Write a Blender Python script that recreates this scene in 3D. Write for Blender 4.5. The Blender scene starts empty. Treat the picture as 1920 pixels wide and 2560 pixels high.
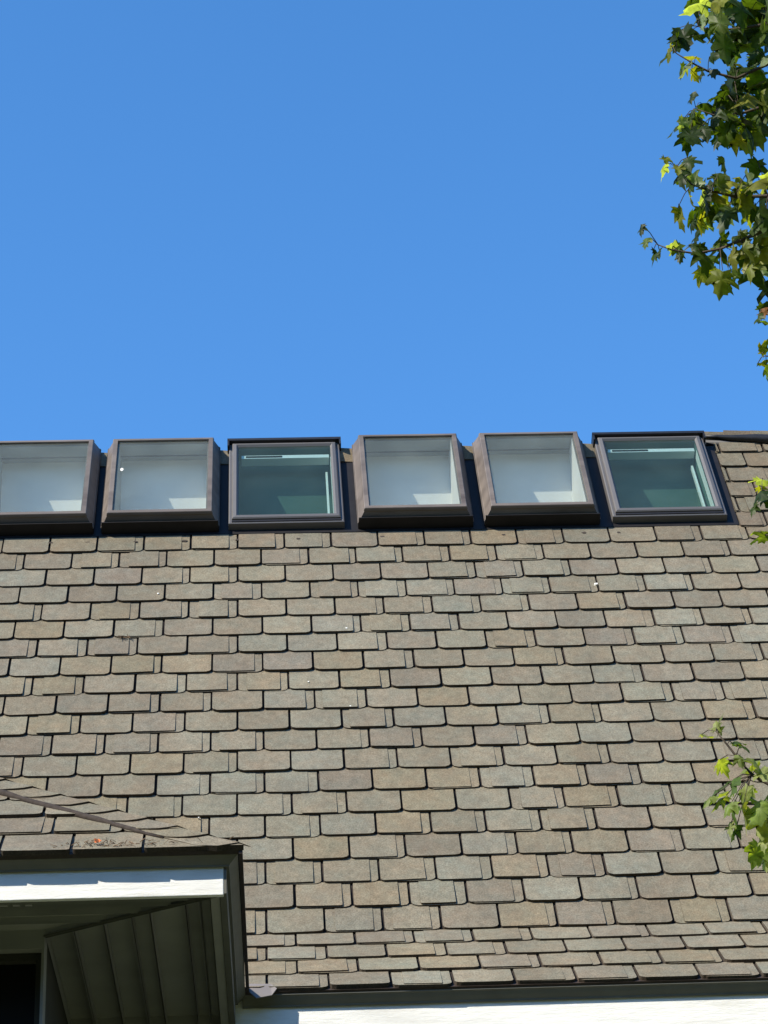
import bpy, bmesh, math, random
from mathutils import Vector, Matrix, noise
rnd = random.Random(7)
R = math.radians
sc = bpy.context.scene
col = sc.collection

# ------------------------------------------------------------------ camera
Z0 = 5.940                                   # height of the bend in the roof above the ground
F = 6000.0                                   # focal length in pixels of the 1920x2560 photograph
CAM = Vector((1.72593, -11.91575, -4.34022 + Z0))
YAW, PIT, ROL = R(-3.19001), R(29.91607), R(2.64132)
cam_d = bpy.data.cameras.new("camera")
cam = bpy.data.objects.new("camera", cam_d); col.objects.link(cam)
RW = Matrix.Rotation(YAW, 3, 'Z') @ Matrix.Rotation(PIT, 3, 'X') @ Matrix.Rotation(ROL, 3, 'Y')
M = RW @ Matrix(((1, 0, 0), (0, 0, -1), (0, 1, 0)))
cam.matrix_world = Matrix.Translation(CAM) @ M.to_4x4()
cam_d.sensor_fit = 'VERTICAL'; cam_d.sensor_height = 24.0
cam_d.lens = F / 2560 * 24.0
cam_d.clip_start = 0.1; cam_d.clip_end = 3000
sc.camera = cam

# ------------------------------------------------------------------ light
SUN = Vector((-1.46, -1.0, 1.43)).normalized()
w = bpy.data.worlds.new("World"); sc.world = w; w.use_nodes = True
nt = w.node_tree; nt.nodes.clear()
sky = nt.nodes.new("ShaderNodeTexSky"); sky.sky_type = 'NISHITA'; sky.sun_disc = False
sky.sun_elevation = math.asin(SUN.z); sky.sun_rotation = math.atan2(SUN.x, SUN.y)
sky.air_density = 1.0; sky.dust_density = 0.3; sky.ozone_density = 4.0; sky.altitude = 200
hs = nt.nodes.new("ShaderNodeHueSaturation"); hs.inputs['Saturation'].default_value = 1.22
hs.inputs['Hue'].default_value = 0.5; hs.inputs['Value'].default_value = 1.0
bg = nt.nodes.new("ShaderNodeBackground"); bg.inputs['Strength'].default_value = 0.15
wo = nt.nodes.new("ShaderNodeOutputWorld")
nt.links.new(sky.outputs[0], hs.inputs['Color']); nt.links.new(hs.outputs[0], bg.inputs['Color'])
nt.links.new(bg.outputs[0], wo.inputs['Surface'])
sd = bpy.data.lights.new("sun", 'SUN'); sd.energy = 4.0; sd.angle = R(0.53); sd.color = (1.0, 0.925, 0.79)
so = bpy.data.objects.new("sun", sd); col.objects.link(so)
so.rotation_euler = SUN.to_track_quat('Z', 'Y').to_euler(); so.location = (-20, -12, 25)
sc.view_settings.view_transform = 'Standard'; sc.view_settings.look = 'None'
sc.view_settings.exposure = 0.95; sc.view_settings.gamma = 1.0
sc.cycles.max_bounces = 10; sc.cycles.transparent_max_bounces = 12

# ------------------------------------------------------------------ helpers
TH, TK = R(62), R(40)                        # main roof pitch, flatter skirt pitch
W, EX = 0.3048, 0.19407                      # shingle tab width, course exposure
def PL(u, v, n=0.0):                         # main roof plane: along the eave, up the slope, outwards
    return Vector((u, v*math.cos(TH) - n*math.sin(TH), v*math.sin(TH) + n*math.cos(TH) + Z0))
def PK(u, v, n=0.0):                         # flatter skirt below the bend
    return Vector((u, v*math.cos(TK) - n*math.sin(TK), v*math.sin(TK) + n*math.cos(TK) + Z0))
def ray(px, py):
    return RW @ Vector(((px-960)/F, 1, -(py-1280)/F))
def at_y(px, py, Y):                         # a measured point at world depth Y
    d = ray(px, py); return CAM + d*((Y - CAM.y)/d.y)

def tag(o, label=None, cat=None, group=None, kind=None):
    if label: o['label'] = label
    if cat: o['category'] = cat
    if group: o['group'] = group
    if kind: o['kind'] = kind
    return o
def empty(name, loc):
    o = bpy.data.objects.new(name, None); o.location = loc; col.objects.link(o); return o

class MB:
    def __init__(s): s.v, s.f, s.c, s.m = [], [], [], []
    def poly(s, pts, c=(1, 1, 1), mi=0):
        b = len(s.v); s.v += [tuple(p) for p in pts]; s.f.append(list(range(b, b+len(pts)))); s.c.append(c); s.m.append(mi)
    def box(s, p, q, c=(1, 1, 1), fn=None, mi=0):
        fn = fn or (lambda x, y, z: Vector((x, y, z)))
        (x0, y0, z0), (x1, y1, z1) = p, q
        P = [fn(x, y, z) for z in (z0, z1) for y in (y0, y1) for x in (x0, x1)]
        for q_ in ((0, 2, 3, 1), (4, 5, 7, 6), (0, 1, 5, 4), (2, 6, 7, 3), (0, 4, 6, 2), (1, 3, 7, 5)):
            s.poly([P[i] for i in q_], c, mi)
    def slab(s, outline, top, bot, c=(1, 1, 1), ce=None):
        """outline: 2D ccw polygon; top, bot: functions to 3D"""
        n = len(outline); b = len(s.v)
        s.v += [tuple(top(*p)) for p in outline] + [tuple(bot(*p)) for p in outline]
        s.f.append(list(range(b, b+n))); s.c.append(c); s.m.append(0)
        for i in range(n):
            j = (i+1) % n
            s.f.append([b+i, b+n+i, b+n+j, b+j]); s.c.append(ce or c); s.m.append(0)
    def tube(s, pts, rad, seg=8, c=(1, 1, 1)):
        rings = []
        for i, p in enumerate(pts):
            d = (pts[min(i+1, len(pts)-1)] - pts[max(i-1, 0)]).normalized()
            a = d.orthogonal().normalized(); e = d.cross(a)
            r = rad[i] if isinstance(rad, (list, tuple)) else rad
            b = len(s.v)
            for k in range(seg):
                t = 2*math.pi*k/seg
                s.v.append(tuple(p + (a*math.cos(t) + e*math.sin(t))*r))
            rings.append(b)
        for a_, b_ in zip(rings, rings[1:]):
            for k in range(seg):
                l = (k+1) % seg
                s.f.append([a_+k, a_+l, b_+l, b_+k]); s.c.append(c); s.m.append(0)
        s.f.append([rings[0]+k for k in range(seg)][::-1]); s.c.append(c); s.m.append(0)
        s.f.append([rings[-1]+k for k in range(seg)]); s.c.append(c); s.m.append(0)
    def build(s, name, mat, parent=None, smooth=False, bevel=0.0, weld=True):
        me = bpy.data.meshes.new(name); me.from_pydata(s.v, [], s.f)
        for m in (mat if isinstance(mat, list) else [mat]): me.materials.append(m)
        if len(set(s.m)) > 1: me.polygons.foreach_set('material_index', s.m)
        at = me.attributes.new('tone', 'FLOAT_COLOR', 'FACE')
        at.data.foreach_set('color', [x for c in s.c for x in (c[0], c[1], c[2], 1.0)])
        if weld:
            bm = bmesh.new(); bm.from_mesh(me)
            bmesh.ops.remove_doubles(bm, verts=bm.verts, dist=1e-5)
            bmesh.ops.recalc_face_normals(bm, faces=bm.faces)
            bm.to_mesh(me); bm.free()
        if smooth: me.polygons.foreach_set('use_smooth', [True]*len(me.polygons))
        me.update()
        o = bpy.data.objects.new(name, me); col.objects.link(o)
        if parent:
            o.parent = parent
            o.matrix_parent_inverse = Matrix.Translation(parent_loc(parent)).inverted()
        if bevel:
            b = o.modifiers.new('bevel', 'BEVEL'); b.width = bevel; b.segments = 2; b.limit_method = 'ANGLE'; b.angle_limit = R(25)
        return o
def parent_loc(p):
    l = Vector((0, 0, 0))
    while p: l += Vector(p.location); p = p.parent if False else None
    return l

def clip(poly, a, b, c):                     # keep a*x + b*y + c >= 0
    out = []
    for i, p in enumerate(poly):
        q = poly[(i+1) % len(poly)]
        dp, dq = a*p[0]+b*p[1]+c, a*q[0]+b*q[1]+c
        if dp >= 0: out.append(p)
        if (dp >= 0) != (dq >= 0):
            t = dp/(dp-dq); out.append((p[0]+(q[0]-p[0])*t, p[1]+(q[1]-p[1])*t))
    return out

# ------------------------------------------------------------------ materials
def mat(name, base=(.5, .5, .5), rough=.7, spec=.4, metal=0.0, vary=.12, scale=6.0, bump=.0, bscale=60.0, attr=False,
        stretch=(1, 1, 1), grime=None, gscale=3.0, gamount=.5, speck=0.0, mottle=0.0):
    m = bpy.data.materials.new(name); m.use_nodes = True
    t = m.node_tree; p = t.nodes['Principled BSDF']; N = t.nodes.new; L = t.links.new
    p.inputs['Roughness'].default_value = rough; p.inputs['Metallic'].default_value = metal
    p.inputs['Specular IOR Level'].default_value = spec
    tc = N('ShaderNodeTexCoord'); mp = N('ShaderNodeMapping'); mp.inputs['Scale'].default_value = stretch
    L(tc.outputs['Object'], mp.inputs['Vector'])
    n1 = N('ShaderNodeTexNoise'); n1.inputs['Scale'].default_value = scale; n1.inputs['Detail'].default_value = 5
    L(mp.outputs[0], n1.inputs['Vector'])
    if attr:
        a = N('ShaderNodeAttribute'); a.attribute_name = 'tone'; src = a.outputs['Color']
    else:
        c = N('ShaderNodeRGB'); c.outputs[0].default_value = (*base, 1); src = c.outputs[0]
    mr = N('ShaderNodeMapRange'); mr.inputs[1].default_value = .25; mr.inputs[2].default_value = .75
    mr.inputs[3].default_value = 1-vary; mr.inputs[4].default_value = 1+vary
    L(n1.outputs['Fac'], mr.inputs[0])
    mx = N('ShaderNodeMix'); mx.data_type = 'RGBA'; mx.blend_type = 'MULTIPLY'; mx.inputs[0].default_value = 1
    L(src, mx.inputs[6]); L(mr.outputs[0], mx.inputs[7]); out = mx.outputs[2]
    if speck:
        n3 = N('ShaderNodeTexNoise'); n3.inputs['Scale'].default_value = 120; n3.inputs['Detail'].default_value = 3
        n3.inputs['Roughness'].default_value = .75
        L(tc.outputs['Object'], n3.inputs['Vector'])
        r3 = N('ShaderNodeMapRange'); r3.inputs[1].default_value = .3; r3.inputs[2].default_value = .7
        r3.inputs[3].default_value = 1-speck; r3.inputs[4].default_value = 1+speck
        L(n3.outputs['Fac'], r3.inputs[0])
        x3 = N('ShaderNodeMix'); x3.data_type = 'RGBA'; x3.blend_type = 'MULTIPLY'; x3.inputs[0].default_value = 1
        L(out, x3.inputs[6]); L(r3.outputs[0], x3.inputs[7]); out = x3.outputs[2]
    if mottle:
        n4 = N('ShaderNodeTexNoise'); n4.inputs['Scale'].default_value = 8.5; n4.inputs['Detail'].default_value = 6
        n4.inputs['Roughness'].default_value = .65
        L(tc.outputs['Object'], n4.inputs['Vector'])
        cr4 = N('ShaderNodeValToRGB'); e4 = cr4.color_ramp.elements
        e4[0].position = .36; e4[0].color = (1.05, .985, .90, 1); e4[1].position = .66; e4[1].color = (.95, 1.0, .97, 1)
        L(n4.outputs['Fac'], cr4.inputs[0])
        x4 = N('ShaderNodeMix'); x4.data_type = 'RGBA'; x4.blend_type = 'MULTIPLY'; x4.inputs[0].default_value = mottle
        L(out, x4.inputs[6]); L(cr4.outputs[0], x4.inputs[7]); out = x4.outputs[2]
    if mottle:
        m5 = N('ShaderNodeMapping'); m5.inputs['Scale'].default_value = (2.6, .22, .22)
        L(tc.outputs['Object'], m5.inputs['Vector'])
        n5 = N('ShaderNodeTexNoise'); n5.inputs['Scale'].default_value = 1.0; n5.inputs['Detail'].default_value = 5; n5.inputs['Roughness'].default_value = .6
        L(m5.outputs[0], n5.inputs['Vector'])
        r5 = N('ShaderNodeMapRange'); r5.inputs[1].default_value = .3; r5.inputs[2].default_value = .7; r5.inputs[3].default_value = .87; r5.inputs[4].default_value = 1.08
        L(n5.outputs['Fac'], r5.inputs[0])
        x5 = N('ShaderNodeMix'); x5.data_type = 'RGBA'; x5.blend_type = 'MULTIPLY'; x5.inputs[0].default_value = 1
        L(out, x5.inputs[6]); L(r5.outputs[0], x5.inputs[7]); out = x5.outputs[2]
    if grime:
        n2 = N('ShaderNodeTexNoise'); n2.inputs['Scale'].default_value = gscale; n2.inputs['Detail'].default_value = 7
        n2.inputs['Roughness'].default_value = .7
        L(mp.outputs[0], n2.inputs['Vector'])
        r2 = N('ShaderNodeMapRange'); r2.inputs[1].default_value = .52; r2.inputs[2].default_value = .7
        r2.inputs[3].default_value = 0; r2.inputs[4].default_value = gamount
        L(n2.outputs['Fac'], r2.inputs[0])
        x2 = N('ShaderNodeMix'); x2.data_type = 'RGBA'; L(r2.outputs[0], x2.inputs[0])
        L(out, x2.inputs[6]); x2.inputs[7].default_value = (*grime, 1); out = x2.outputs[2]
    L(out, p.inputs['Base Color'])
    if bump:
        nb = N('ShaderNodeTexNoise'); nb.inputs['Scale'].default_value = bscale; nb.inputs['Detail'].default_value = 6
        nb.inputs['Roughness'].default_value = .7
        L(mp.outputs[0], nb.inputs['Vector'])
        b = N('ShaderNodeBump'); b.inputs['Strength'].default_value = bump; b.inputs['Distance'].default_value = .004
        L(nb.outputs['Fac'], b.inputs['Height']); L(b.outputs[0], p.inputs['Normal'])
    return m
def glass_mat(name, tint, refl, dust=.1, dcol=(.5, .5, .5)):
    m = bpy.data.materials.new(name); m.use_nodes = True
    t = m.node_tree; t.nodes.clear(); N = t.nodes.new; L = t.links.new
    o = N('ShaderNodeOutputMaterial'); mix = N('ShaderNodeMixShader'); tr = N('ShaderNodeBsdfTransparent'); gl = N('ShaderNodeBsdfGlossy')
    tr.inputs['Color'].default_value = (*tint, 1); gl.inputs['Roughness'].default_value = .015
    gl.inputs['Color'].default_value = (.95, .97, .97, 1)
    fr = N('ShaderNodeFresnel'); fr.inputs['IOR'].default_value = refl
    mul = N('ShaderNodeMath'); mul.operation = 'MULTIPLY'; mul.inputs[1].default_value = 0.6; mul.use_clamp = True
    L(fr.outputs[0], mul.inputs[0]); L(mul.outputs[0], mix.inputs[0]); L(tr.outputs[0], mix.inputs[1]); L(gl.outputs[0], mix.inputs[2])
    # thin film of dust on the pane
    df = N('ShaderNodeBsdfDiffuse'); df.inputs['Color'].default_value = (*dcol, 1); m3 = N('ShaderNodeMixShader')
    tc = N('ShaderNodeTexCoord'); no = N('ShaderNodeTexNoise'); no.inputs['Scale'].default_value = 3.5; no.inputs['Detail'].default_value = 6
    L(tc.outputs['Object'], no.inputs['Vector'])
    mr = N('ShaderNodeMapRange'); mr.inputs[1].default_value = .3; mr.inputs[2].default_value = .7
    mr.inputs[3].default_value = dust*.75; mr.inputs[4].default_value = dust*1.25
    L(no.outputs['Fac'], mr.inputs[0]); L(mr.outputs[0], m3.inputs[0]); L(mix.outputs[0], m3.inputs[1]); L(df.outputs[0], m3.inputs[2])
    L(m3.outputs[0], o.inputs['Surface']); return m
def leaf_mat(name):
    m = bpy.data.materials.new(name); m.use_nodes = True
    t = m.node_tree; p = t.nodes['Principled BSDF']; N = t.nodes.new; L = t.links.new
    a = N('ShaderNodeAttribute'); a.attribute_name = 'tone'
    tc = N('ShaderNodeTexCoord'); n1 = N('ShaderNodeTexNoise'); n1.inputs['Scale'].default_value = 45; n1.inputs['Detail'].default_value = 4
    L(tc.outputs['Object'], n1.inputs['Vector'])
    mr = N('ShaderNodeMapRange'); mr.inputs[1].default_value = .3; mr.inputs[2].default_value = .7; mr.inputs[3].default_value = .72; mr.inputs[4].default_value = 1.25
    L(n1.outputs['Fac'], mr.inputs[0])
    mx = N('ShaderNodeMix'); mx.data_type = 'RGBA'; mx.blend_type = 'MULTIPLY'; mx.inputs[0].default_value = 1
    L(a.outputs['Color'], mx.inputs[6]); L(mr.outputs[0], mx.inputs[7])
    L(mx.outputs[2], p.inputs['Base Color']); p.inputs['Roughness'].default_value = .5; p.inputs['Specular IOR Level'].default_value = .3
    tl = N('ShaderNodeBsdfTranslucent')
    m2 = N('ShaderNodeMix'); m2.data_type = 'RGBA'; m2.blend_type = 'MULTIPLY'; m2.inputs[0].default_value = 1
    L(mx.outputs[2], m2.inputs[6]); m2.inputs[7].default_value = (2.7, 2.6, .45, 1)
    L(m2.outputs[2], tl.inputs['Color'])
    ms = N('ShaderNodeMixShader'); ms.inputs[0].default_value = .48
    L(p.outputs[0], ms.inputs[1]); L(tl.outputs[0], ms.inputs[2])
    L(ms.outputs[0], t.nodes['Material Output'].inputs['Surface']); return m

m_shingle = mat('slate_toned_asphalt_shingle', attr=True, rough=.9, spec=.15, vary=.16, scale=22, bump=.55, bscale=110, speck=.36, mottle=1.0, grime=(.10, .082, .066), gscale=2.2, gamount=.36)
m_felt = mat('dark_roof_felt', (.035, .028, .024), rough=.95, spec=.1, vary=.3, scale=30)
m_bronze = mat('weathered_bronze_metal', (.128, .106, .090), rough=.55, spec=.4, vary=.3, scale=9, bump=.25, bscale=40, stretch=(.25, 1, 1), grime=(.05, .034, .026), gscale=5, gamount=.6)
m_grey = mat('grey_clad_aluminium', (.104, .098, .095), rough=.45, spec=.5, vary=.08, scale=5)
m_black = mat('black_rubber', (.012, .012, .014), rough=.5, spec=.4, vary=.3, scale=20)
m_flash_shade = mat('flashing_and_curb_shade', (.012, .011, .012), rough=.6, spec=.25, vary=.25, scale=12)  # flashing metal, also the colour that stands for shade on the curbs
m_shaft = mat('painted_plaster_light_shaft', (.84, .835, .79), rough=.9, spec=.1, vary=.05, scale=4)
m_dshaft = mat('grey_blind_fabric', (.085, .165, .135), rough=.9, spec=.1, vary=.06, scale=4)
m_floor = mat('brown_room_boards', (.07, .05, .035), rough=.7, vary=.2)
m_shaft_shade = mat('shade_grey_plaster', (.30, .315, .30), rough=.8, vary=.06)  # plaster greyed to stand for shade on header and left wall
m_sash = mat('white_sash_paint', (.85, .86, .82), rough=.5, spec=.3, vary=.03)
m_glass = glass_mat('grey_skylight_glass', (.91, .955, .92), 1.5, .11, (.46, .52, .47))
m_glass2 = glass_mat('green_tinted_skylight_glass', (.76, .90, .85), 1.5, .05, (.36, .52, .44))
m_white = mat('rough_white_painted_board', (.84, .84, .80), rough=.75, spec=.2, vary=.05, scale=25, bump=.9, bscale=35, stretch=(.18, 1, 1), grime=(.45, .42, .36), gscale=9, gamount=.35)
m_olive = mat('dark_olive_painted_trim', (.135, .132, .108), rough=.6, spec=.3, vary=.12, scale=7)
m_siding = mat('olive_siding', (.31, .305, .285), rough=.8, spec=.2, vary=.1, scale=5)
m_shadewall = mat('shaded_olive_siding', (.05, .048, .038), rough=.9, vary=.15)  # siding darkened: shade of side wall and window frame put into colour
m_dark = mat('dark_unlit_pane', (.008, .008, .007), rough=.6, spec=.15, vary=.2)
m_drip = mat('brown_drip_edge', (.04, .028, .022), rough=.6, spec=.3, vary=.3, scale=30)
m_tar = mat('black_roof_cement', (.045, .036, .030), rough=.85, spec=.2, vary=.35, scale=40, bump=.6, bscale=50)
m_leaf = leaf_mat('maple_leaf')
m_bark = mat('grey_brown_bark', (.085, .07, .055), rough=.9, spec=.1, vary=.35, scale=30, bump=.8, bscale=60)
m_lawn = mat('mown_grass', (.10, .11, .055), rough=.95, spec=.1, vary=.35, scale=3, bump=.5, bscale=40)
m_dead = mat('dead_orange_leaf', (.55, .17, .06), rough=.7, spec=.2, vary=.25, scale=60)
m_twig = mat('dry_brown_twig', (.16, .11, .07), rough=.9, spec=.1, vary=.3, scale=50)
m_chip = mat('pale_flake', (.85, .84, .78), rough=.8, spec=.2, vary=.05)

# ------------------------------------------------------------------ setting
g = MB(); g.poly([(-900, -900, 0), (900, -900, 0), (900, 900, 0), (-900, 900, 0)])
tag(g.build('lawn', m_lawn), kind='structure')

m_fill_blocker = mat('fill_blocker_foliage', (.018, .026, .010), rough=.9, spec=.1, vary=.6, scale=.8)
wd = MB(); r0 = random.Random(3)  # unseen tree belt, added behind the camera to cut the sky fill
cols_, rows_ = 90, 9
gridp = []
for i in range(cols_+1):
    a = R(168 + 190*i/cols_)
    hh = 15.5 + 2.5*math.sin(i*.55) + r0.uniform(-1.6, 1.6)
    rowp = []
    for j in range(rows_+1):
        t = j/rows_; rad = 24 + r0.uniform(-1.1, 1.1) + 2.2*t*t
        rowp.append(Vector((2.5+rad*math.cos(a), -6+rad*math.sin(a), hh*t)))
    gridp.append(rowp)
for i in range(cols_):
    for j in range(rows_):
        wd.poly([gridp[i][j], gridp[i+1][j], gridp[i+1][j+1]]); wd.poly([gridp[i][j], gridp[i+1][j+1], gridp[i][j+1]])
tag(wd.build('unseen_tree_blocker', m_fill_blocker), kind='stuff')

# ------------------------------------------------------------------ house
U0, U1 = -4.0, 9.0
house = empty('house', (2.5, 0, 0))
tag(house, 'shingled house with six skylights along the ridge of its steep grey brown roof', 'house')

TONES = [(.225, .202, .165), (.205, .188, .160), (.240, .228, .195), (.215, .215, .190), (.190, .172, .152), (.232, .198, .148), (.198, .180, .166),
         (.222, .228, .208), (.212, .196, .170)]
TINT = [1, 1, 1]
def tone():
    c = rnd.choice(TONES); k = rnd.uniform(.92, 1.06); a = .52
    c = tuple(x*a + y*(1-a) for x, y in zip(c, (.212, .196, .156)))
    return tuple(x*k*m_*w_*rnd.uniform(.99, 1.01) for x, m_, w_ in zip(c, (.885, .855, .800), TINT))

def tab_outline(u0, u1, v0, v1, ch=.030, cv=.021):
    j = lambda s: rnd.uniform(-s, s)
    d0, d1 = j(.003), j(.003)
    return [(u0, v0+cv), (u0+ch*.28, v0+cv*.38), (u0+ch, v0+d0), ((u0+u1)/2, v0+(d0+d1)/2-.0012), (u1-ch, v0+d1), (u1-ch*.28, v0+cv*.38), (u1, v0+cv), (u1, v1), (u0, v1)]

CLIPS = []
def add_tab(mb, S, u0, u1, v0, ex, cl=(), vtop=None, plain=False, lift=1.0, ch=.030, cv=.021):
    """one three layer tab: base course piece plus its laminated top piece"""
    gap = .0068
    u0 += gap + rnd.uniform(-.0016, .0016); u1 -= gap + rnd.uniform(-.0016, .0016)
    dv = rnd.uniform(-.0035, .0035); v0 += dv
    v1 = vtop if vtop is not None else v0 + ex + .012
    t1, t2 = .0120*lift*rnd.uniform(.9, 1.12), .0195*lift*rnd.uniform(.9, 1.2)
    tw = rnd.uniform(-.0016, .0016)
    ang = rnd.gauss(0, .004) if rnd.random() > .05 else rnd.uniform(-.016, .016)
    um = (u0+u1)/2
    def top(t):
        return lambda u, v: S(u, v, max(.0006, min(t, t1)*(1-.93*(v-v0)/(ex+.02)) + max(0, t-t1)*(1-.6*(v-v0)/(ex+.02))) + tw*(u-u0)/.3)
    bot = lambda u, v: S(u, v, -.003)
    c = tone()
    kind = 0 if plain else rnd.choice((0, 0, 0, 1, 1, 1, 2))
    def put(o, t, cc):
        o = [(a, b_+(a-um)*ang) for a, b_ in o]
        for k in cl:
            o = clip(o, *k)
            if len(o) < 3: return
        mb.slab(o, top(t), bot, cc, (.062, .05, .04))
    if kind == 0:
        put(tab_outline(u0, u1, v0, v1, ch, cv), t2, c)
    else:
        wd = u1-u0
        s = u1 - wd*rnd.uniform(.135, .19)
        put(tab_outline(u0, u1, v0, v1, ch, cv), t1, tuple((x+2*y)/3 for x, y in zip(tone(), c)))
        l = u0 + .0015
        if kind == 2: l = u0 + wd*rnd.uniform(.13, .2)
        o = tab_outline(l, s, v0+rnd.uniform(.001, .006), v1, ch=.012 if kind == 1 else .004, cv=.008)
        o[6] = (s, o[6][1]-.006); o[5] = (s-.001, o[5][1]-.002)
        sk = rnd.uniform(-.002, .003); o[7] = (s-sk, v1)
        put(o, t2, c)

shafts = []                                   # (u0,u1) filled below

sky_fixed = [(-.137, .532), (.682, 1.352), (2.366, 3.027), (3.202, 3.868)]
sky_vent = [(1.466, 2.226), (4.004, 4.766)]
VR = 4.95                                     # ridge
rf = MB()
for k in range(-6, 20):
    v0 = (19-k)*EX
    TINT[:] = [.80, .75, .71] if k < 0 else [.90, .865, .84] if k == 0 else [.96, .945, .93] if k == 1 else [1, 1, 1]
    n0 = math.floor(U0/W)
    for j in range(n0, int(U1/W)+1):
        u0 = (j + .5*(k % 2))*W; u1 = u0+W
        if k < 0:
            v0 = (19-k-.24 - (.0 if k < -1 else -.06))*EX
            if u0 < 4.84 and u1 > -.35:
                if u1 > 4.84: u0 = 4.842
                elif u0 < -.35 and u1 > -.35: u1 = -.35
                else: continue
            vt = min(v0+EX+.012, VR-.005)
            if vt-v0 < .03: continue
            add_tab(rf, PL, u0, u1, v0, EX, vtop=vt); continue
        cl = []
        vt = None
        if k == 0 and not (u0 > 4.85): vt = v0+EX+.05
        if k == 0 and u0 > 4.85: vt = v0 + EX*.9
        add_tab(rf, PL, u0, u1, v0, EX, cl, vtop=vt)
for k in range(20, 24):
    v0 = (19-k)*EX
    for j in range(n0, int(U1/W)+1):
        u0 = (j + .5*(k % 2))*W; u1 = u0+W
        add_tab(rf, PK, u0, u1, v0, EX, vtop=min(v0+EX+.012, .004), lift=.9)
# roof deck under the shingles, with the openings of the six skylights
dk = MB()
N0 = -.005
E1 = VR
dk.poly([PL(U0, 0, N0), PL(U1, 0, N0), PL(U1, 3.90, N0), PL(U0, 3.90, N0)])
dk.poly([PK(U0, -4*EX+.004, N0), PK(U1, -4*EX+.004, N0), PK(U1, 0, N0), PK(U0, 0, N0)])
holes = sorted([(a+.02, b-.02) for a, b in sky_fixed] + [(a+.06, b-.06) for a, b in sky_vent])
xs = [U0] + [x for h in holes for x in h] + [U1]
for a, b in zip(xs[0::2], xs[1::2]):
    dk.poly([PL(a, 3.90, N0), PL(b, 3.90, N0), PL(b, E1, N0), PL(a, E1, N0)])
yr, zr = PL(0, VR).y, PL(0, VR).z
dk.poly([(U0, yr+.07, zr-.05), (U1, yr+.07, zr-.05), (U1, yr+5.6, zr-5.0), (U0, yr+5.6, zr-5.0)])
roof = rf.build('roof', m_shingle, house, weld=False)
dk.build('roof_deck', m_felt, roof, weld=False)

# tar marks where row 0 was nailed and sealed below the skylights
for (px, u, v) in [(0, .31, 3.845), (0, .55, 3.842), (0, .86, 3.838), (0, 1.18, 3.835), (0, 1.33, 3.825), (0, 1.53, 3.84), (0, 1.92, 3.838), (0, 2.47, 3.845), (0, 3.27, 3.84), (0, 3.80, 3.845), (0, 4.03, 3.84), (0, 4.30, 3.842)]:
    tm = MB(); pts = []
    n = 9; a0 = rnd.uniform(.012, .022)
    for i in range(n):
        t = 2*math.pi*i/n; r = rnd.uniform(.6, 1.2)
        pts.append((u+math.cos(t)*a0*r, v-.04+math.sin(t)*.011*r))
    tm.slab(pts, lambda a, b: PL(a, b, .0125), lambda a, b: PL(a, b, .002))
    tm.build('tar_patch', m_tar, roof, weld=False)

fk = MB()
for (px, py) in [(1490, 1466), (395, 1490), (866, 1577), (771, 1711), (876, 1772), (497, 2051)]:
    d = ray(px, py); nz = Vector((0, -math.sin(TH), math.cos(TH)))
    p = CAM + d*((Vector((0, 0, Z0))-CAM).dot(nz)/d.dot(nz)); u, v = p.x, (p.z-Z0)*math.sin(TH)+p.y*math.cos(TH)
    r = rnd.uniform(.004, .0065) if px != 1490 else .012
    n = 7; ol = [(u+math.cos(6.283*i/n)*r*rnd.uniform(.6, 1.3), v+math.sin(6.283*i/n)*r*rnd.uniform(.5, 1)) for i in range(n)]
    fk.slab(ol, lambda a, b: PL(a, b, .022), lambda a, b: PL(a, b, .0))
tag(fk.build('pale_fleck', m_chip, roof, weld=False), kind='stuff')
# ---- the wing that projects at the lower left: hipped roof at the same eave height
ye = PK(0, -4*EX).y; ze = PK(0, -4*EX).z      # eave line of the main roof
XW, YE = 1.588, -2.428                        # the wing's eave corner
SW = R(45)
PC = Vector((XW, YE, ze))
wn = Vector((0, -math.sin(SW), math.cos(SW)))
def PE(p, q, n=0.0): return PC + Vector((p, q*math.cos(SW), q*math.sin(SW))) + wn*n
hd_ = ray(0, 1957); hX = CAM + hd_*((PC-CAM).dot(wn)/hd_.dot(wn)) - PC
kv = (hX.y*math.cos(SW)+hX.z*math.sin(SW))/hX.x          # hip line q = kv*p in the front slope
We = W*.985; EXE = .196
offs = [.62, .30, .12, .55, .2, .7, .4, .1, .6, .3, .8, .5, .2, .6, .9, .4]
wr = MB()
for k in range(0, 15):
    q0 = k*EXE
    for j in range(-19, 2):
        p0 = (j + offs[k])*We; p1 = p0+We
        if p0 < -5.4: continue
        add_tab(wr, PE, p0, p1, q0 - (.006 if k == 0 else 0), EXE, [(kv, -1, 0)], plain=(k == 0), **(dict(ch=.010, cv=.005) if k == 0 else {}))
HL = 5.2
hp = Vector((-HL, -HL*kv*math.cos(SW), -HL*kv*math.sin(SW)))
dcol = (.18, .165, .14)
wr.poly([PE(0, 0, -.005), PE(-HL, -HL*kv, -.005), PE(-HL, 0, -.005)], dcol)
yb_ = ye + .3
top_ = PC+hp
wr.poly([PC, Vector((XW-.02, yb_, ze)), Vector((top_.x, yb_+2.6, top_.z)), top_], dcol)
wing_roof = wr.build('wing_roof', m_shingle, house, weld=False)
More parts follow.
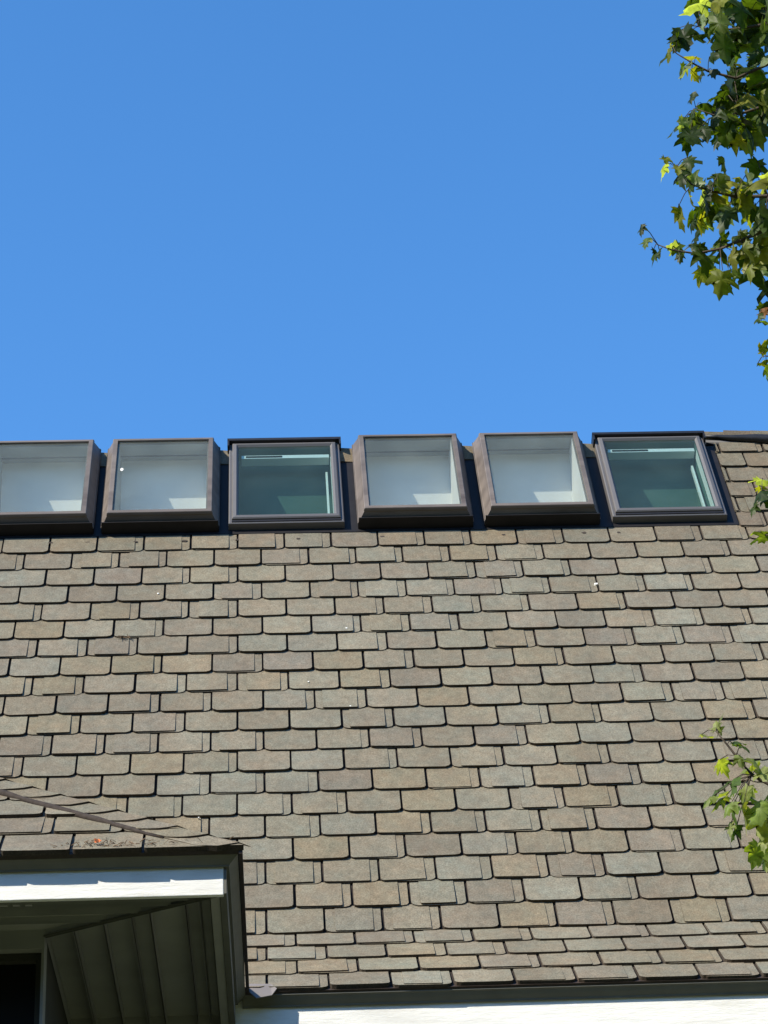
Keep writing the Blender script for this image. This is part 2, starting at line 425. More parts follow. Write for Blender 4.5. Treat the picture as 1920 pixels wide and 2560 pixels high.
# hip caps
hc = MB()
hl = math.hypot(1, kv); hu = (-1/hl, -kv/hl)
for i in range(34):
    s0 = .015+i*.166; s1 = s0+.29
    H = lambda s_: (hu[0]*s_, hu[1]*s_)
    a0, a1 = H(s0), H(s1)
    wv_ = rnd.uniform(.165, .195)
    lo0 = (a0[0]-wv_, a0[1]-.004); lo1 = (a1[0]-.18, a1[1]-.004)
    mid = [((a0[0]*(1-t)+lo0[0]*t), (a0[1]*(1-t)+lo0[1]*t) - .022*math.sin(t*math.pi)*rnd.uniform(.7, 1.1)) for t in (.25, .5, .75)]
    o_ = [a0, a1, lo1, lo0] + mid[::-1]
    def tp(p, q, s0=s0, l=.0): 
        s_ = -(p*1 + q*kv)/hl if False else (p*hu[0]+q*hu[1])
        f_ = min(1, max(0, (s_-s0)/.30))
        return PE(p, q, .012 + .016*(1-f_))
    c = tone()
    hc.slab(o_, tp, lambda p, q: PE(p, q, -.002), c, (.062, .05, .04))
    rdir = Vector((.06, 0, -.026))
    t0, t1 = tp(*a0), tp(*a1)
    hc.poly([t0, t0+rdir, t1+rdir, t1], c)
hc.build('hip_cap', m_shingle, wing_roof, weld=False)
sm = MB(); pts, rr = [], []
for i in range(56):
    s_ = .19+i*.09
    h = (hu[0]*s_-.18, hu[1]*s_-.006)
    pts.append(PE(h[0], h[1]+rnd.uniform(-.004, .004), .010)); rr.append((.008+.009*min(1, i/5))*rnd.uniform(.8, 1.25))
sm.tube(pts, rr, 7)
sm.build('hip_seam', m_tar, wing_roof, smooth=True)

# drip edges
de = MB()
de.box((U0, -4*EX-.004, -.022), (U1, -4*EX+.02, -.004), fn=PK)
de.box((-5.4, -.006, -.020), (.0, .02, -.003), fn=PE)
de.box((XW-.012, YE, ze-.02), (XW+.004, ye-.002, ze+.012))
de.build('drip_edge', m_drip, house, weld=False)
# bent flashing flap where the wing meets the main eave
fl = MB()
o = [(0, .03), (.0, -.02), (.05, -.075), (.125, -.060), (.150, -.02), (.12, .02)]
fl.slab(o, lambda a, b: PK(XW-.012+a, -4*EX+.01+b*.9, .024-.5*max(0, -b)), lambda a, b: PK(XW-.012+a, -4*EX+.01+b*.9, .020-.5*max(0, -b)))
fl.build('corner_flashing', mat('bare_bent_metal', (.20, .18, .17), rough=.5, vary=.1), house, weld=False)

# ---- ridge caps
def cap(u, uw, dn=0.0, lift=0.0, c=None, low=.15):
    c = c or tuple(x*y for x, y in zip(tone(), (.82, .76, .72)))
    V = VR - dn; rc = MB()
    a, b = u-uw/2, u+uw/2+.03
    prof = [(-low, .012), (-low*.4, .024), (0, .030)]
    for (d0, n0), (d1, n1) in zip(prof, prof[1:]):
        rc.slab([(a, V+d0), (b, V+d0), (b, V+d1), (a, V+d1)],
                lambda uu, vv, n0=n0, n1=n1, d0=d0, d1=d1: PL(uu, vv, n0+(n1-n0)*(vv-V-d0)/(d1-d0) + lift + .010*(b-uu)/(b-a)),
                lambda uu, vv: PL(uu, vv, .0+lift*.7), c)
    # the far side of the cap
    q = [PL(a, V, .030+lift+.010), PL(b, V, .030+lift), PL(b, V, .03+lift)+Vector((0, .13, -.10)), PL(a, V, .040+lift)+Vector((0, .13, -.10))]
    rc.poly(q, c)
    rc.build('ridge_cap', m_shingle, house, weld=False)
allsk = sorted([(a-.05, b+.05) for a, b in sky_fixed] + [(a-.012, b+.012) for a, b in sky_vent])
u = U0+.1
while u < U1-.1:
    if u > 4.8 or u < -.28:
        cap(u, .19, dn=-.105 if u > 4.8 else .045, lift=rnd.uniform(0, .012) if u > 4.8 else 0, low=rnd.uniform(.05, .07) if u > 4.8 else .15)
    u += .19
for (a0, b0), (a1, b1) in zip(allsk, allsk[1:]):
    cap((b0+a1)/2-.01, a1-b0+.02, dn=.045-.018*b0/5)
# black band for membrane and shadow under lifted caps right of the last skylight
rm = MB(); pts, rr = [], []
for i in range(16):
    t = i/15
    pts.append(PL(4.79 + .45*min(1, i/5) + max(0, i-5)*.375, 5.005 - .062*min(1, i/5) + .005*math.sin(i*2.1), .028)); rr.append(.009+.031*min(1, i/5))
rm.tube(pts, rr, 8)
rm.box((4.80, 4.93, -.03), (U1, 5.06, .010), fn=PL)
rm.build('ridge_shadow_underlay', m_black, house, smooth=True)

# ---- flashing between the skylights
ff = MB()
ends = sorted([(a-.05, b+.05) for a, b in sky_fixed] + list(sky_vent))
for (a0, b0), (a1, b1) in zip(ends, ends[1:]):
    ff.box((b0-.02, 3.88, -.002), (a1+.02, 4.84, .010), fn=PL)
    m_ = (b0+a1)/2
ff.box((-.35, 3.873, -.001), (4.84, 3.95, .0095), fn=PL)
ff.box((4.75, 3.90, -.002), (4.842, 4.90, .008), fn=PL)
ff.box((-.35, 3.88, -.002), (-.15, 4.90, .010), fn=PL)
ff.build('skylight_flashing', m_flash_shade, house, weld=False)

YW = PL(0, 4.69, -.2).y                       # plaster wall below the ridge that closes the light shafts
def ring(mb, o, i, n_o, n_i, S=PL):           # flat ring between rectangles o and i (u0,v0,u1,v1)
    O = [(o[0], o[1]), (o[2], o[1]), (o[2], o[3]), (o[0], o[3])]
    I = [(i[0], i[1]), (i[2], i[1]), (i[2], i[3]), (i[0], i[3])]
    for k in range(4):
        l = (k+1) % 4
        mb.poly([S(*O[k], n_o), S(*O[l], n_o), S(*I[l], n_i), S(*I[k], n_i)])
def grow(r, d, d2=None):
    d2 = d if d2 is None else d2
    return (r[0]-d, r[1]-d2, r[2]+d, r[3]+d2)
def shaft(parent, r, nt, m, vsill, dwall=0.0, mside=None, mhead=None):
    u0, v0, u1, v1 = r
    yw = YW + dwall
    s = MB()
    g0, g1 = PL(0, v0, nt), PL(0, v1, nt)
    zt = g1.z + .10
    gm = PL(0, v0, -.12)
    side = [(g0.y, g0.z), (g1.y, g1.z), (yw, g1.z-.002), (yw, gm.z-.9), (gm.y+.1, gm.z-.9), (gm.y, gm.z)]
    for uu in (u0, u1):
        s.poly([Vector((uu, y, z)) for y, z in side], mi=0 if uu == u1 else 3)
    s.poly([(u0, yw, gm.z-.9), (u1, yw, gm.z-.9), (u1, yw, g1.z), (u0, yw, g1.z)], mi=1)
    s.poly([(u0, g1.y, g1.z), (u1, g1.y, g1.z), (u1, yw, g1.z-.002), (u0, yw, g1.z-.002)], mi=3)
    s.poly([(u0, g0.y, g0.z), (u1, g0.y, g0.z), (u1, gm.y, gm.z), (u0, gm.y, gm.z)], mi=0)
    s.poly([(u0, gm.y, gm.z), (u1, gm.y, gm.z), (u1, gm.y+.1, gm.z-.9), (u0, gm.y+.1, gm.z-.9)], mi=2)
    s.poly([(u0, gm.y+.1, gm.z-.9), (u1, gm.y+.1, gm.z-.9), (u1, yw, gm.z-.9), (u0, yw, gm.z-.9)], mi=2)
    o = s.build('light_shaft', [mside or m, m, m_floor, mhead or m_shaft_shade], parent, weld=False)
    return o
GF = 'skylights in a row along the ridge'
def fixed_skylight(u0, u1, label):
    v0, v1, h = 3.938, 4.888, .153
    top = (u0, v0, u1, v1)
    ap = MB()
    ring(ap, grow(top, .050, .03), grow(top, .050, .03), -.01, .060)      # shade at the curb's foot, put in as a near-black skirt
    ap.box((u0-.046, v0-.037, -.01), (u1+.046, v0-.0305, .098), fn=PL)  # dark strip standing for shade on the downhill face
    c = MB()
    ring(c, grow(top, .049, .029), grow(top, .053, .032), .050, .052)
    ring(c, grow(top, .053, .032), grow(top, .040, .024), .052, .068)
    ring(c, grow(top, .040, .024), grow(top, .010, .006), .068, .128)
    ring(c, grow(top, .010, .006), grow(top, .010, .006), .128, .136)
    sk = c.build('skylight', m_bronze, house); sk['label'] = label
    ap.build('curb_shade_skirt', m_flash_shade, sk)
    f = MB()
    ring(f, grow(top, .012, .008), grow(top, .008, .004), .134, h-.004)
    ring(f, grow(top, .008, .004), grow(top, .004, .001), h-.004, h)
    ring(f, grow(top, .004, .001), grow(top, -.024), h, h+.002)
    ring(f, grow(top, -.024), grow(top, -.026), h+.002, h-.022)
    ring(f, grow(top, -.026), (u0+.034, v0+.052, u1-.034, v1-.034), h-.026, h-.028)
    f.build('frame', m_bronze, sk)
    gl = MB(); r = grow(top, -.0245)
    gl.poly([PL(r[0], r[1], h-.012), PL(r[2], r[1], h-.012), PL(r[2], r[3], h-.012), PL(r[0], r[3], h-.012)])
    gl.build('glass', m_glass, sk, weld=False)
    shaft(sk, (u0+.034, v0+.03, u1-.034, v1-.034), h-.03, m_shaft, 0)
    return sk
def vent_skylight(u0, u1, label):
    v0, v1, h = 3.922, 4.95, .082
    top = (u0, v0, u1, v1)
    c = MB()
    ring(c, grow(top, .004), grow(top, .0), -.01, .058)
    ring(c, grow(top, .0), grow(top, -.006), .058, .062)
    ring(c, grow(top, -.006), grow(top, -.03), .062, .060)
    sk = c.build('skylight', m_grey, house); sk['label'] = label
    f = MB()
    i1 = (u0+.022, v0+.034, u1-.022, v1-.02)
    i2 = (u0+.030, v0+.042, u1-.030, v1-.03)
    i3 = (u0+.050, v0+.062, u1-.050, v1-.050)
    i4 = (u0+.064, v0+.074, u1-.064, v1-.064)
    ring(f, i1, i1, .05, h-.008); ring(f, i1, i2, h-.008, h); ring(f, i2, i3, h, h+.004); ring(f, i3, i4, h+.004, h-.010)
    ring(f, i4, i4, h-.010, h-.03)
    f.build('sash', m_grey, sk)
    s = MB(); s.box((u0+.02, v0+.012, .060), (u1-.02, v0+.030, .068), fn=PL)
    s.build('sill_gasket', m_black, sk)
    hb = MB(); hb.box((u0-.012, v1-.075, .0), (u0+.0, v1+.012, .096), fn=PL); hb.box((u1-.0, v1-.075, .0), (u1+.012, v1+.012, .096), fn=PL)
    hb.box((u0-.012, v1-.012, .0), (u1+.012, v1+.016, .098), fn=PL)
    hb.build('top_hood', m_black, sk)
    gl = MB()
    gl.poly([PL(i4[0]-.004, i4[1]-.004, h-.012), PL(i4[2]+.004, i4[1]-.004, h-.012), PL(i4[2]+.004, i4[3]+.004, h-.012), PL(i4[0]-.004, i4[3]+.004, h-.012)])
    gl.build('glass', m_glass2, sk, weld=False)
    a, b, c_, d = i4
    ins = MB()
    ins.box((a+.02, d-.085, -.03), (c_-.01, d-.045, .03), fn=PL)                 # white control bar
    ins.box((c_-.002, b, -.02), (c_+.012, d-.10, .045), fn=PL)
    ins.box((c_-.036, b, -.09), (c_-.022, d-.13, -.06), fn=PL)
    ins.build('inner_sash', m_sash, sk, weld=False)
    sl = MB(); sl.box((a+.05, d-.076, .028), (a+.30, d-.056, .033), fn=PL)
    sl.build('vent_slot', m_dark, sk)
    shaft(sk, (a, b, c_, d), h-.03, m_dshaft, 0, dwall=.0, mside=m_dshaft, mhead=m_dshaft)
    return sk
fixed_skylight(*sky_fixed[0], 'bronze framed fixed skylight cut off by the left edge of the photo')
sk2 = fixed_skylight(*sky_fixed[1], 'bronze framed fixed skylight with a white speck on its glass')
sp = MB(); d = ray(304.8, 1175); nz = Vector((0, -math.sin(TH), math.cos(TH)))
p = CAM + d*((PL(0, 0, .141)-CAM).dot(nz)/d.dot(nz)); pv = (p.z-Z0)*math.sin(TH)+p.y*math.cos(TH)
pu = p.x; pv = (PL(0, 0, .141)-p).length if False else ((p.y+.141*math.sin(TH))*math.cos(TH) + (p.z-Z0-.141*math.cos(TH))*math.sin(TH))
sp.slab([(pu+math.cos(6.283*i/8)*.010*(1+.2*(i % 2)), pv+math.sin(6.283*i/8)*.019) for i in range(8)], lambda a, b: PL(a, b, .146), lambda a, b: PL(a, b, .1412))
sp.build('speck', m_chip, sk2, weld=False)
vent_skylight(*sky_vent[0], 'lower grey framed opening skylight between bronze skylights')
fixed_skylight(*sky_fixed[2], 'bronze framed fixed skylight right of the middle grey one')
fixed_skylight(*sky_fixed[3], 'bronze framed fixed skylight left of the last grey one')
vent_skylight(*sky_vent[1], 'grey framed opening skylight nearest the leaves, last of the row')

# ---- eaves of the main roof
yf = ye + .058                                # face of the white board
def moulding(mb, p0, p1, h, out, d0=0.0, d1=0.0, side=False):
    """cove moulding extruded from p0 to p1; out: projection; d0, d1: extra length of the outer edge at the mitres"""
    prof = [(0, 0), (out, 0), (out, -.012), (out*.85, -.018), (out*.62, -h*.55), (out*.3, -h*.85), (out*.25, -h), (0, -h)]
    def P(base, y, z, e):
        t = y/out
        return base + (Vector((y, e*t, z)) if side else Vector((e*t, -y, z)))
    a = [P(p0, y, z, d0) for y, z in prof]; b = [P(p1, y, z, d1) for y, z in prof]
    for i in range(len(prof)):
        j = (i+1) % len(prof); mb.poly([a[i], a[j], b[j], b[i]])
    mb.poly(a[::-1]); mb.poly(b)
tr = MB()
moulding(tr, Vector((XW-.03, yf, ze-.008)), Vector((U1, yf, ze-.008)), .062, .050)
tr.build('eave_trim', m_olive, house, weld=False)
fa = MB()
nseg = 24
fa.box((XW-.07, yf, ze-.235), (U1, yf+.03, ze-.010))
fa.build('fascia', m_white, house, bevel=.003)
# ---- eaves of the wing
YF = YE + .064; XF = XW - .066
tr2 = MB()
moulding(tr2, Vector((-3.8, YF, ze-.006)), Vector((XF, YF, ze-.006)), .050, .050, 0, .050)
moulding(tr2, Vector((XF, YF, ze-.006)), Vector((XF, yf-.02, ze-.006)), .050, .050, -.050, 0, side=True)
tr2.build('eave_trim', m_olive, house, weld=False)
f2 = MB(); f2.box((-3.8, YF, ze-.178), (XF-.012, YF+.028, ze-.008))
f2.build('fascia', m_white, house, bevel=.003)
f3 = MB(); f3.box((XF-.028, YF+.002, ze-.171), (XF, yf-.005, ze-.009))
f3.build('side_fascia', m_olive, house, weld=False)
zc = ze - .165                                # soffit
def at_z(px, py, Z):
    d = ray(px, py); return CAM + d*((Z-CAM.z)/d.z)
wc = at_z(112, 2341, zc); m0 = at_z(425, 2243, zc)
# front soffit: boards along the front, a vent strip among them
so_ = MB()
YB = YF+.029; XI = XF-.029
mk = (wc.x-XI)/(wc.y-YB)                      # mitre line from (XI,YB) to the wall corner
def mx(y): return XI + mk*(y-YB)
edges = [YB, YB+.075, YB+.115, YB+.20, YB+.29, wc.y]
for n_, (a, b) in enumerate(zip(edges, edges[1:])):
    a += .004; b -= .004
    dz = [.004, .016, .0, .009, .0][n_]
    so_.slab([(-3.8, a), (mx(a)-.004, a), (mx(b)-.004, b), (-3.8, b)], lambda x, y: Vector((x, y, zc+.03)), lambda x, y, dz=dz: Vector((x, y, zc+dz)))
for i in range(60):                           # perforations of the vent strip
    x = -2.4+i*.052
    so_.box((x, YB+.083, zc+.010), (x+.030, YB+.107, zc+.0162))
so_.poly([(-3.8, YB, zc+.031), (XI, YB, zc+.031), (wc.x, wc.y, zc+.031), (-3.8, wc.y, zc+.031)])
so_.build('front_soffit', m_siding, house, weld=False)
ss = MB()
xs_ = [at_z(p, 2400, zc).x for p in (128, 200, 276, 345, 391, 478, 512)] + [XI-.045]
ybk = yf+.0
for n_, (a, b) in enumerate(zip(xs_, xs_[1:])):
    a += .003; b -= .003
    ylo = lambda x: YB + (x-XI)/mk if x > wc.x else wc.y
    dz = [.0, .010, .002, .014, .004, .010, .055][n_]
    ss.slab([(a, ylo(a)+.004), (b, ylo(b)+.004), (b, ybk), (a, ybk)], lambda x, y: Vector((x, y, zc+.07)), lambda x, y, dz=dz: Vector((x, y, zc+dz)))
ss.box((XI-.040, YB+.02, zc+.0), (XI-.001, ybk, zc+.07))
ss.poly([(wc.x-.1, wc.y, zc+.071), (XI, YB, zc+.071), (XI, ybk, zc+.071), (wc.x-.1, ybk, zc+.071)])
ss.build('side_soffit', m_siding, house, weld=False)
# mitre strip
mi_ = MB(); dm = Vector((wc.x-XI, wc.y-YB, 0)).normalized(); pm = Vector((-dm.y, dm.x, 0))*.010
a = Vector((XI, YB, zc-.004)); b = Vector((wc.x, wc.y, zc-.004))
for p_, q_ in ((a, b),):
    mi_.slab([(p_.x-pm.x, p_.y-pm.y), (q_.x-pm.x, q_.y-pm.y), (q_.x+pm.x, q_.y+pm.y), (p_.x+pm.x, p_.y+pm.y)][::-1], lambda x, y: Vector((x, y, zc+.003)), lambda x, y: Vector((x, y, zc-.005)))
mi_.build('mitre_strip', m_olive, house, weld=False)
# wing walls with a dark window under the front soffit
bw = MB(); yb = wc.y; zo = at_y(50, 2372, yb).z
bw.box((-3.6, yb, zo), (wc.x, yb+.12, zc+.02)); bw.box((wc.x-.012, yb, 0), (wc.x, yb+.12, zo)); bw.box((-3.6, yb, 0), (-.9, yb+.12, zo))
bw.box((-.9, yb, 0), (wc.x-.012, yb+.12, zo-1.5))
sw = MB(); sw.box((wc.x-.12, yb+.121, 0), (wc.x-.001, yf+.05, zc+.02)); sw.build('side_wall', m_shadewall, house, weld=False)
bw.box((-3.6, yb+.121, 0), (-3.5, 2.0, zc+.02))
bw.build('wing_wall', m_siding, house, weld=False)
od = MB(); od.box((-.899, yb+.10, zo-1.499), (wc.x-.0125, yb+.119, zo-.001))
dr = od.build('window', m_dark, house, weld=False)
fr = MB()
fr.box((wc.x-.040, yb+.055, zo-1.498), (wc.x-.0135, yb+.099, zo-.002))
fr.box((-.89, yb+.055, zo-.036), (wc.x-.041, yb+.099, zo-.002))
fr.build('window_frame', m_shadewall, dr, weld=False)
# ---- walls that carry the roof
wa = MB()
wa.box((wc.x, yf+.10, 0), (U1-.3, yf+.25, ze-.03))
wa.box((wc.x+.0, yf+.031, ze-.20), (U1-.3, yf+.099, ze-.19))
wa.box((U1-.5, yf+.251, 0), (U1-.3, 7.6, 6.2)); wa.box((U0+.1, .5, 0), (U0+.3, 7.6, 6.5)); wa.box((U0+.3, 7.4, 0), (U1-.5, 7.6, 4.5))
for (uu) in (U0+.1, U1-.3):
    wa.poly([(uu, ye+.1, ze-.02), (uu, 0, Z0-.02), (uu, yr, zr-.03), (uu, 7.4, 5.5), (uu, 7.4, 3.9)])
wa.build('wall', m_siding, house, weld=False)

# ------------------------------------------------------------------ small loose things on the roof
dl = MB()
cpt = PE(-.60, .035, .03)
for i in range(5):
    a = rnd.uniform(0, 6.28); d = Vector((math.cos(a), math.sin(a)*.4, rnd.uniform(.1, .9))).normalized()*rnd.uniform(.02, .032)
    e_ = d.cross(wn).normalized()*.012
    dl.poly([cpt, cpt+d*.5+e_, cpt+d, cpt+d*.5-e_*.7])
tag(dl.build('dead_leaf', m_dead, weld=False), 'curled orange dead leaf lying on the eave of the lower left wing', 'leaf')
tw = MB()
for i in range(70):
    b = PE(-.60+rnd.gauss(.06, .11) if i < 50 else rnd.uniform(-.8, -.05), abs(rnd.gauss(0, .03))+.012, .021)
    d = (Vector((rnd.uniform(-1, 1), rnd.uniform(-.4, .4), rnd.uniform(-.4, .4)))+wn*rnd.uniform(0, .4)).normalized()*rnd.uniform(.012, .032)
    tw.tube([b, b+d*.5+wn*rnd.uniform(0, .006), b+d], rnd.uniform(.0008, .0022), 4)
tag(tw.build('twig_debris', m_twig, weld=False), kind='stuff')
tw2 = MB()
b = PL(.83, (19-5)*EX-.004, .014)
for i in range(16):
    d = Vector((rnd.uniform(-1, 1), -rnd.uniform(0, .6), rnd.uniform(-.5, .3))).normalized()*rnd.uniform(.015, .04)
    q = b+Vector((rnd.uniform(-.03, .03), -.004, rnd.uniform(-.008, .008)))
    tw2.tube([q, q+d*.6, q+d*.9+Vector((0, 0, -.004))], rnd.uniform(.001, .003), 4)
tag(tw2.build('bird_nest_scrap', m_twig, weld=False), 'small clump of dry twigs caught under a shingle, left of centre', 'twigs')
# ------------------------------------------------------------------ maple tree
def px_at(px, py, dist):
    d = ray(px, py).normalized(); return CAM + d*dist
OUT = [(0, .0), (.10, -.06), (.30, -.16), (.26, -.02), (.46, .06), (.34, .14), (.58, .34), (.62, .50), (.44, .44), (.30, .42), (.24, .56), (.26, .74), (.12, .78), (.0, 1.0)]
OUT = OUT + [(-x, y) for x, y in OUT[-2:0:-1]]
LT = [(.036, .064, .010), (.065, .105, .016), (.030, .054, .012), (.12, .145, .018), (.17, .18, .022), (.10, .14, .030)]
def leaf(mb, p, size, tip, nrm, c, rr):
    y = tip.normalized(); z = (nrm - y*nrm.dot(y)).normalized(); x = y.cross(z)
    fold = rr.uniform(.1, 1.1); droop = rr.uniform(.0, 1.1); wx = rr.uniform(.8, 1.1); curl = rr.uniform(-.25, .35)
    ph = rr.uniform(0, 6.3)
    def P(a, b):
        a *= wx
        zz = -fold*abs(a)*.6 - droop*b*b*.5 + curl*a*b + .06*math.sin(8*b+ph+5*a)
        return p + (x*a + y*(b-.1) + z*zz)*size
    n = len(OUT); b = len(mb.v)
    lw = rr.uniform(.75, 1.12); dp = rr.uniform(.8, 1.15)
    out = [(a*lw*(1 if abs(a) < .45 else dp)*rr.uniform(.9, 1.1), bb+rr.uniform(-.035, .035)) for a, bb in OUT]
    inner = [(a*.5, .36+(bb-.36)*.5) for a, bb in out]
    mb.v += [tuple(P(*q)) for q in out] + [tuple(P(*q)) for q in inner] + [tuple(P(0, .36))]
    for i in range(n):
        j = (i+1) % n
        mb.f.append([b+i, b+j, b+n+j, b+n+i]); mb.c.append(c); mb.m.append(0)
        mb.f.append([b+n+i, b+n+j, b+2*n]); mb.c.append(c); mb.m.append(0)
tree = empty('maple_tree', (7.2, -4.6, 0))
tag(tree, 'leafy maple tree whose green branches reach into the right edge', 'tree')
BR = {
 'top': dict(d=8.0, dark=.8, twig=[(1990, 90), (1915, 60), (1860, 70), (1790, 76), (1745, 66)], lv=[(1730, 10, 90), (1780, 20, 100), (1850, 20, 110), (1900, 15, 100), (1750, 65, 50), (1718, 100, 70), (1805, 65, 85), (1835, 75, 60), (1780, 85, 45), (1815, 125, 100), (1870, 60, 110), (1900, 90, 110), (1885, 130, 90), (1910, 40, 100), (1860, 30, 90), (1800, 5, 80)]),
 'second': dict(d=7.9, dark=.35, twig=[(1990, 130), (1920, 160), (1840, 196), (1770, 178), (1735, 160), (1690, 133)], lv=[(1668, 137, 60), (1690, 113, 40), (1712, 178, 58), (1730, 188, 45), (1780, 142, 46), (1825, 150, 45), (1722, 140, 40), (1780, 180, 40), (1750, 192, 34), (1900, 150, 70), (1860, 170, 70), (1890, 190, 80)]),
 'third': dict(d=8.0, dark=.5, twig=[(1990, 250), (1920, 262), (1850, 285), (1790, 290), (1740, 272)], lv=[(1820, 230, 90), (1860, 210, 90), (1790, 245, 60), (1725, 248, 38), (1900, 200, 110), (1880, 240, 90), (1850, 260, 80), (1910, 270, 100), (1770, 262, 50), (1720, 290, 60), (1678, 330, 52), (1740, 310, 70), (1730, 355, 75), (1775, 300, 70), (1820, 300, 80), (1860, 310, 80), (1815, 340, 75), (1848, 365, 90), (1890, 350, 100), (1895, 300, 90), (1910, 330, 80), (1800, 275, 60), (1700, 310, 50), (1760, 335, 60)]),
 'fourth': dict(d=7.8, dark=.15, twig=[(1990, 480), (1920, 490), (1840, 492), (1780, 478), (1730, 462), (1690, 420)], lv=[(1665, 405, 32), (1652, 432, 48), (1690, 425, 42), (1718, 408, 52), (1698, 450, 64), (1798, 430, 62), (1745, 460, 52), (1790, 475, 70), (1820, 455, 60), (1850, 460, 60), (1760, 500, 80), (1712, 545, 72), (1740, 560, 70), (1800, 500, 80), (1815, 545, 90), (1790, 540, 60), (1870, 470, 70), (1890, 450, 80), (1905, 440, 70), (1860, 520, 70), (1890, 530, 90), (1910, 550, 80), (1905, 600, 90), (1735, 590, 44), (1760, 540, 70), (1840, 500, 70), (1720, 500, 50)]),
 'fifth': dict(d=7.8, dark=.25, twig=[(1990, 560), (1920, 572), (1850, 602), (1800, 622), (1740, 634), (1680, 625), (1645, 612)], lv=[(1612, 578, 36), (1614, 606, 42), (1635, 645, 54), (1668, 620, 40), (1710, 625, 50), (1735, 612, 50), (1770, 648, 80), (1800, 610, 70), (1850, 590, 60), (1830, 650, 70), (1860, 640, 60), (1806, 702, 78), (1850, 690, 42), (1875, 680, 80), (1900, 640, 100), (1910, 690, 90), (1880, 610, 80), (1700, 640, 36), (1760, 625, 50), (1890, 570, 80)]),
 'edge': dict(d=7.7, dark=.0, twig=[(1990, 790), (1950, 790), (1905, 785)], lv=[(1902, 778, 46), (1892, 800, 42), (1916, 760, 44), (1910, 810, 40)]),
 'lower edge': dict(d=7.7, dark=.0, twig=[(1990, 900), (1950, 895), (1915, 890)], lv=[(1913, 868, 46), (1910, 925, 46), (1918, 900, 40)]),
 'ridge sprig': dict(d=7.5, dark=.0, twig=[(2000, 1230), (1950, 1232), (1905, 1225)], lv=[(1905, 1208, 58), (1902, 1238, 48), (1912, 1256, 50), (1918, 1222, 50)]),
 'roof sprig': dict(d=7.5, dark=.0, twig=[(2000, 1330), (1960, 1332), (1915, 1338)], lv=[(1908, 1330, 50), (1914, 1346, 40)]),
 'low sprig': dict(d=7.3, dark=.0, twig=[(2010, 2010), (1950, 1975), (1880, 1937), (1840, 1890), (1818, 1862), (1790, 1828)], lv=[(1797, 1812, 50), (1775, 1838, 40), (1848, 1845, 38), (1868, 1868, 36), (1803, 1908, 60), (1855, 1898, 38), (1888, 1908, 72), (1912, 1940, 62), (1822, 1972, 66), (1768, 1998, 58), (1795, 2000, 50), (1818, 2018, 46), (1905, 2000, 64), (1850, 2048, 84), (1895, 2030, 84), (1828, 2080, 48), (1915, 2060, 64), (1885, 2140, 64), (1910, 2112, 52), (1870, 1985, 50)]),
}
hub = Vector((7.2, -4.6, 0))
tk = MB()
tpts = [Vector((7.2, -4.6, 0)), Vector((7.25, -4.6, 1.2)), Vector((7.1, -4.65, 2.8)), Vector((7.2, -4.5, 4.8)), Vector((7.05, -4.5, 7.2)), Vector((7.1, -4.4, 9.8))]
tk.tube(tpts, [.27, .19, .17, .14, .10, .05], 12)
tk.build('trunk', m_bark, tree, smooth=True)
rr = random.Random(21)
down = Vector((0, 0, -1)); tocam = Vector((0, -1, 0))
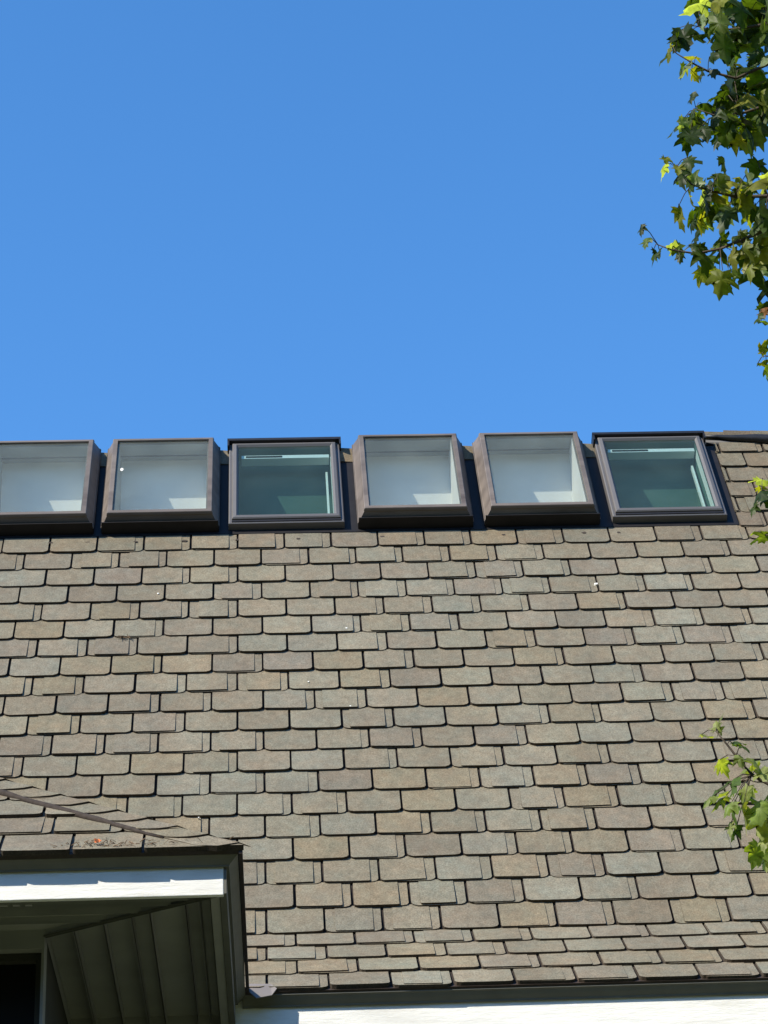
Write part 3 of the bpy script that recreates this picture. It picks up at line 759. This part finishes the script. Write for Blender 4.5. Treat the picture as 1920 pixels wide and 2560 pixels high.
for name, b in BR.items():
    pts = [px_at(x, y, b['d'] + .0) for x, y in b['twig']]
    h0 = Vector((7.15, -4.55, max(1.2, pts[0].z - 1.0)))
    mid = h0.lerp(pts[0], .55) + Vector((0, 0, .25))
    line = [h0, mid] + pts
    mb = MB(); n = len(line)
    mb.tube(line, [.030, .013] + [.0075*(1-.75*i/(n-3)) for i in range(n-2)], 6)
    br = None
    fo = MB()
    stems = []
    for (x, y, s) in b['lv']:
        reps = 1 if (s < 54 and name != 'top' and 'sprig' not in name) or (s < 48) else 3 if s > 66 and 'sprig' not in name else 2
        for r_ in range(reps):
            jx, jy = (rr.gauss(0, 4), rr.gauss(0, 4)) if r_ == 0 else (rr.gauss(0, 18), rr.gauss(0, 15))
            dd = b['d'] + rr.uniform(-.18, .18) + (.15*r_)
            sz = s*(1.05 if 'sprig' in name else .92)*dd/F*(1 if r_ == 0 else .75)
            # leaf grows away from the twig and hangs
            c0 = px_at(x+jx, y+jy, dd)
            near = min(pts, key=lambda q: (q-c0).length)
            away = (c0-near); away.y *= .4
            tip = (away.normalized()*.7 + down*rr.uniform(.3, 1.1) + Vector((rr.uniform(-.5, .5), rr.uniform(-.5, .5), 0))).normalized()
            nrm = (Vector((0, 0, 1))*rr.uniform(.1, .9) + tocam*rr.uniform(-.7, .8) + Vector((rr.uniform(-.7, .4), 0, 0))).normalized()
            if 'sprig' in name or 'edge' in name:
                tip = (away.normalized()*1.0 + down*rr.uniform(.1, .8) + Vector((rr.uniform(-.4, .4), rr.uniform(-.8, .3), 0))).normalized()
                nrm = (Vector((0, 0, 1)) + Vector((rr.uniform(-.6, .4), rr.uniform(-.9, .35), 0))).normalized()
            c = rr.choice(LT); k = rr.uniform(.8, 1.2)
            if name == 'edge' and rr.random() < .3: c = (.20, .085, .02)
            if rr.random() < .12: c = (.20, .25, .13)  # pale leaves: sheen put into the leaf colour
            if rr.random() < b['dark'] + (.3 if r_ else 0): c = rr.choice(LT[:3]); k *= .75  # shade inside the crown put into darker leaf colours
            if name == 'low sprig': c = rr.choice([(.16, .20, .06), (.13, .18, .04), (.20, .23, .08), (.06, .10, .02)])
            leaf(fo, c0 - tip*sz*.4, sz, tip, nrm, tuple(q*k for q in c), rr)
            st = c0 - tip*sz*.5
            if (near-st).length < .22: mb.tube([near, near.lerp(st, .5)+Vector((0, 0, .01)), st], .0014, 4)
    # leaves along the rest of the branch, out of the picture to the right
    base = line[0].lerp(mid, .35)
    path = [pts[0].lerp(mid, t/20) for t in range(21)] + [mid.lerp(base, t/14) for t in range(1, 15)]
    for _ in range(230):
        q0 = rr.choice(path); off = Vector((rr.gauss(0, .16), rr.gauss(0, .20), rr.gauss(-.03, .15)))
        q1 = q0 + off
        cv_ = RW.transposed() @ (q1-CAM)
        if 960+F*cv_.x/cv_.y < 1990: continue
        tip = (off.normalized()*.6 + down*rr.uniform(.2, 1.0)).normalized()
        nrm = (Vector((0, 0, 1)) + Vector((rr.uniform(-.6, .5), rr.uniform(-.7, .4), 0))).normalized()
        c = rr.choice(LT); k = rr.uniform(.8, 1.15)
        leaf(fo, q1, rr.uniform(.07, .12), tip, nrm, tuple(x*k for x in c), rr)
        if off.length < .25: mb.tube([q0, q0.lerp(q1, .5)+Vector((0, 0, .012)), q1], .0016, 4)
    br = mb.build('branch', m_bark, tree, smooth=True, weld=False)
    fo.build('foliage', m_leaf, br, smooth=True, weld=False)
# the rest of the crown, above and to the right of the picture
cr = MB()
for i in range(2600):
    a = rr.uniform(0, 6.283); e_ = rr.uniform(-.75, 1); q = rr.random()**.4
    p = Vector((7.0, -4.6, 8.0)) + Vector((math.cos(a)*2.9*math.sqrt(1-e_*e_)*q, math.sin(a)*2.9*math.sqrt(1-e_*e_)*q, e_*3.2*q))
    d = (p-CAM); c_ = RW.transposed() @ d
    sx, sy = 960+F*c_.x/c_.y, 1280-F*c_.z/c_.y
    if sx < 1975 and sy > -40: continue
    tip = Vector((rr.gauss(0, .5), rr.gauss(0, .5), -.7)).normalized(); nrm = Vector((rr.gauss(0, .5), rr.gauss(0, .5), 1)).normalized()
    leaf(cr, p, rr.uniform(.09, .13), tip, nrm, rr.choice(LT), rr)
cr.build('crown', m_leaf, tree, smooth=True, weld=False)
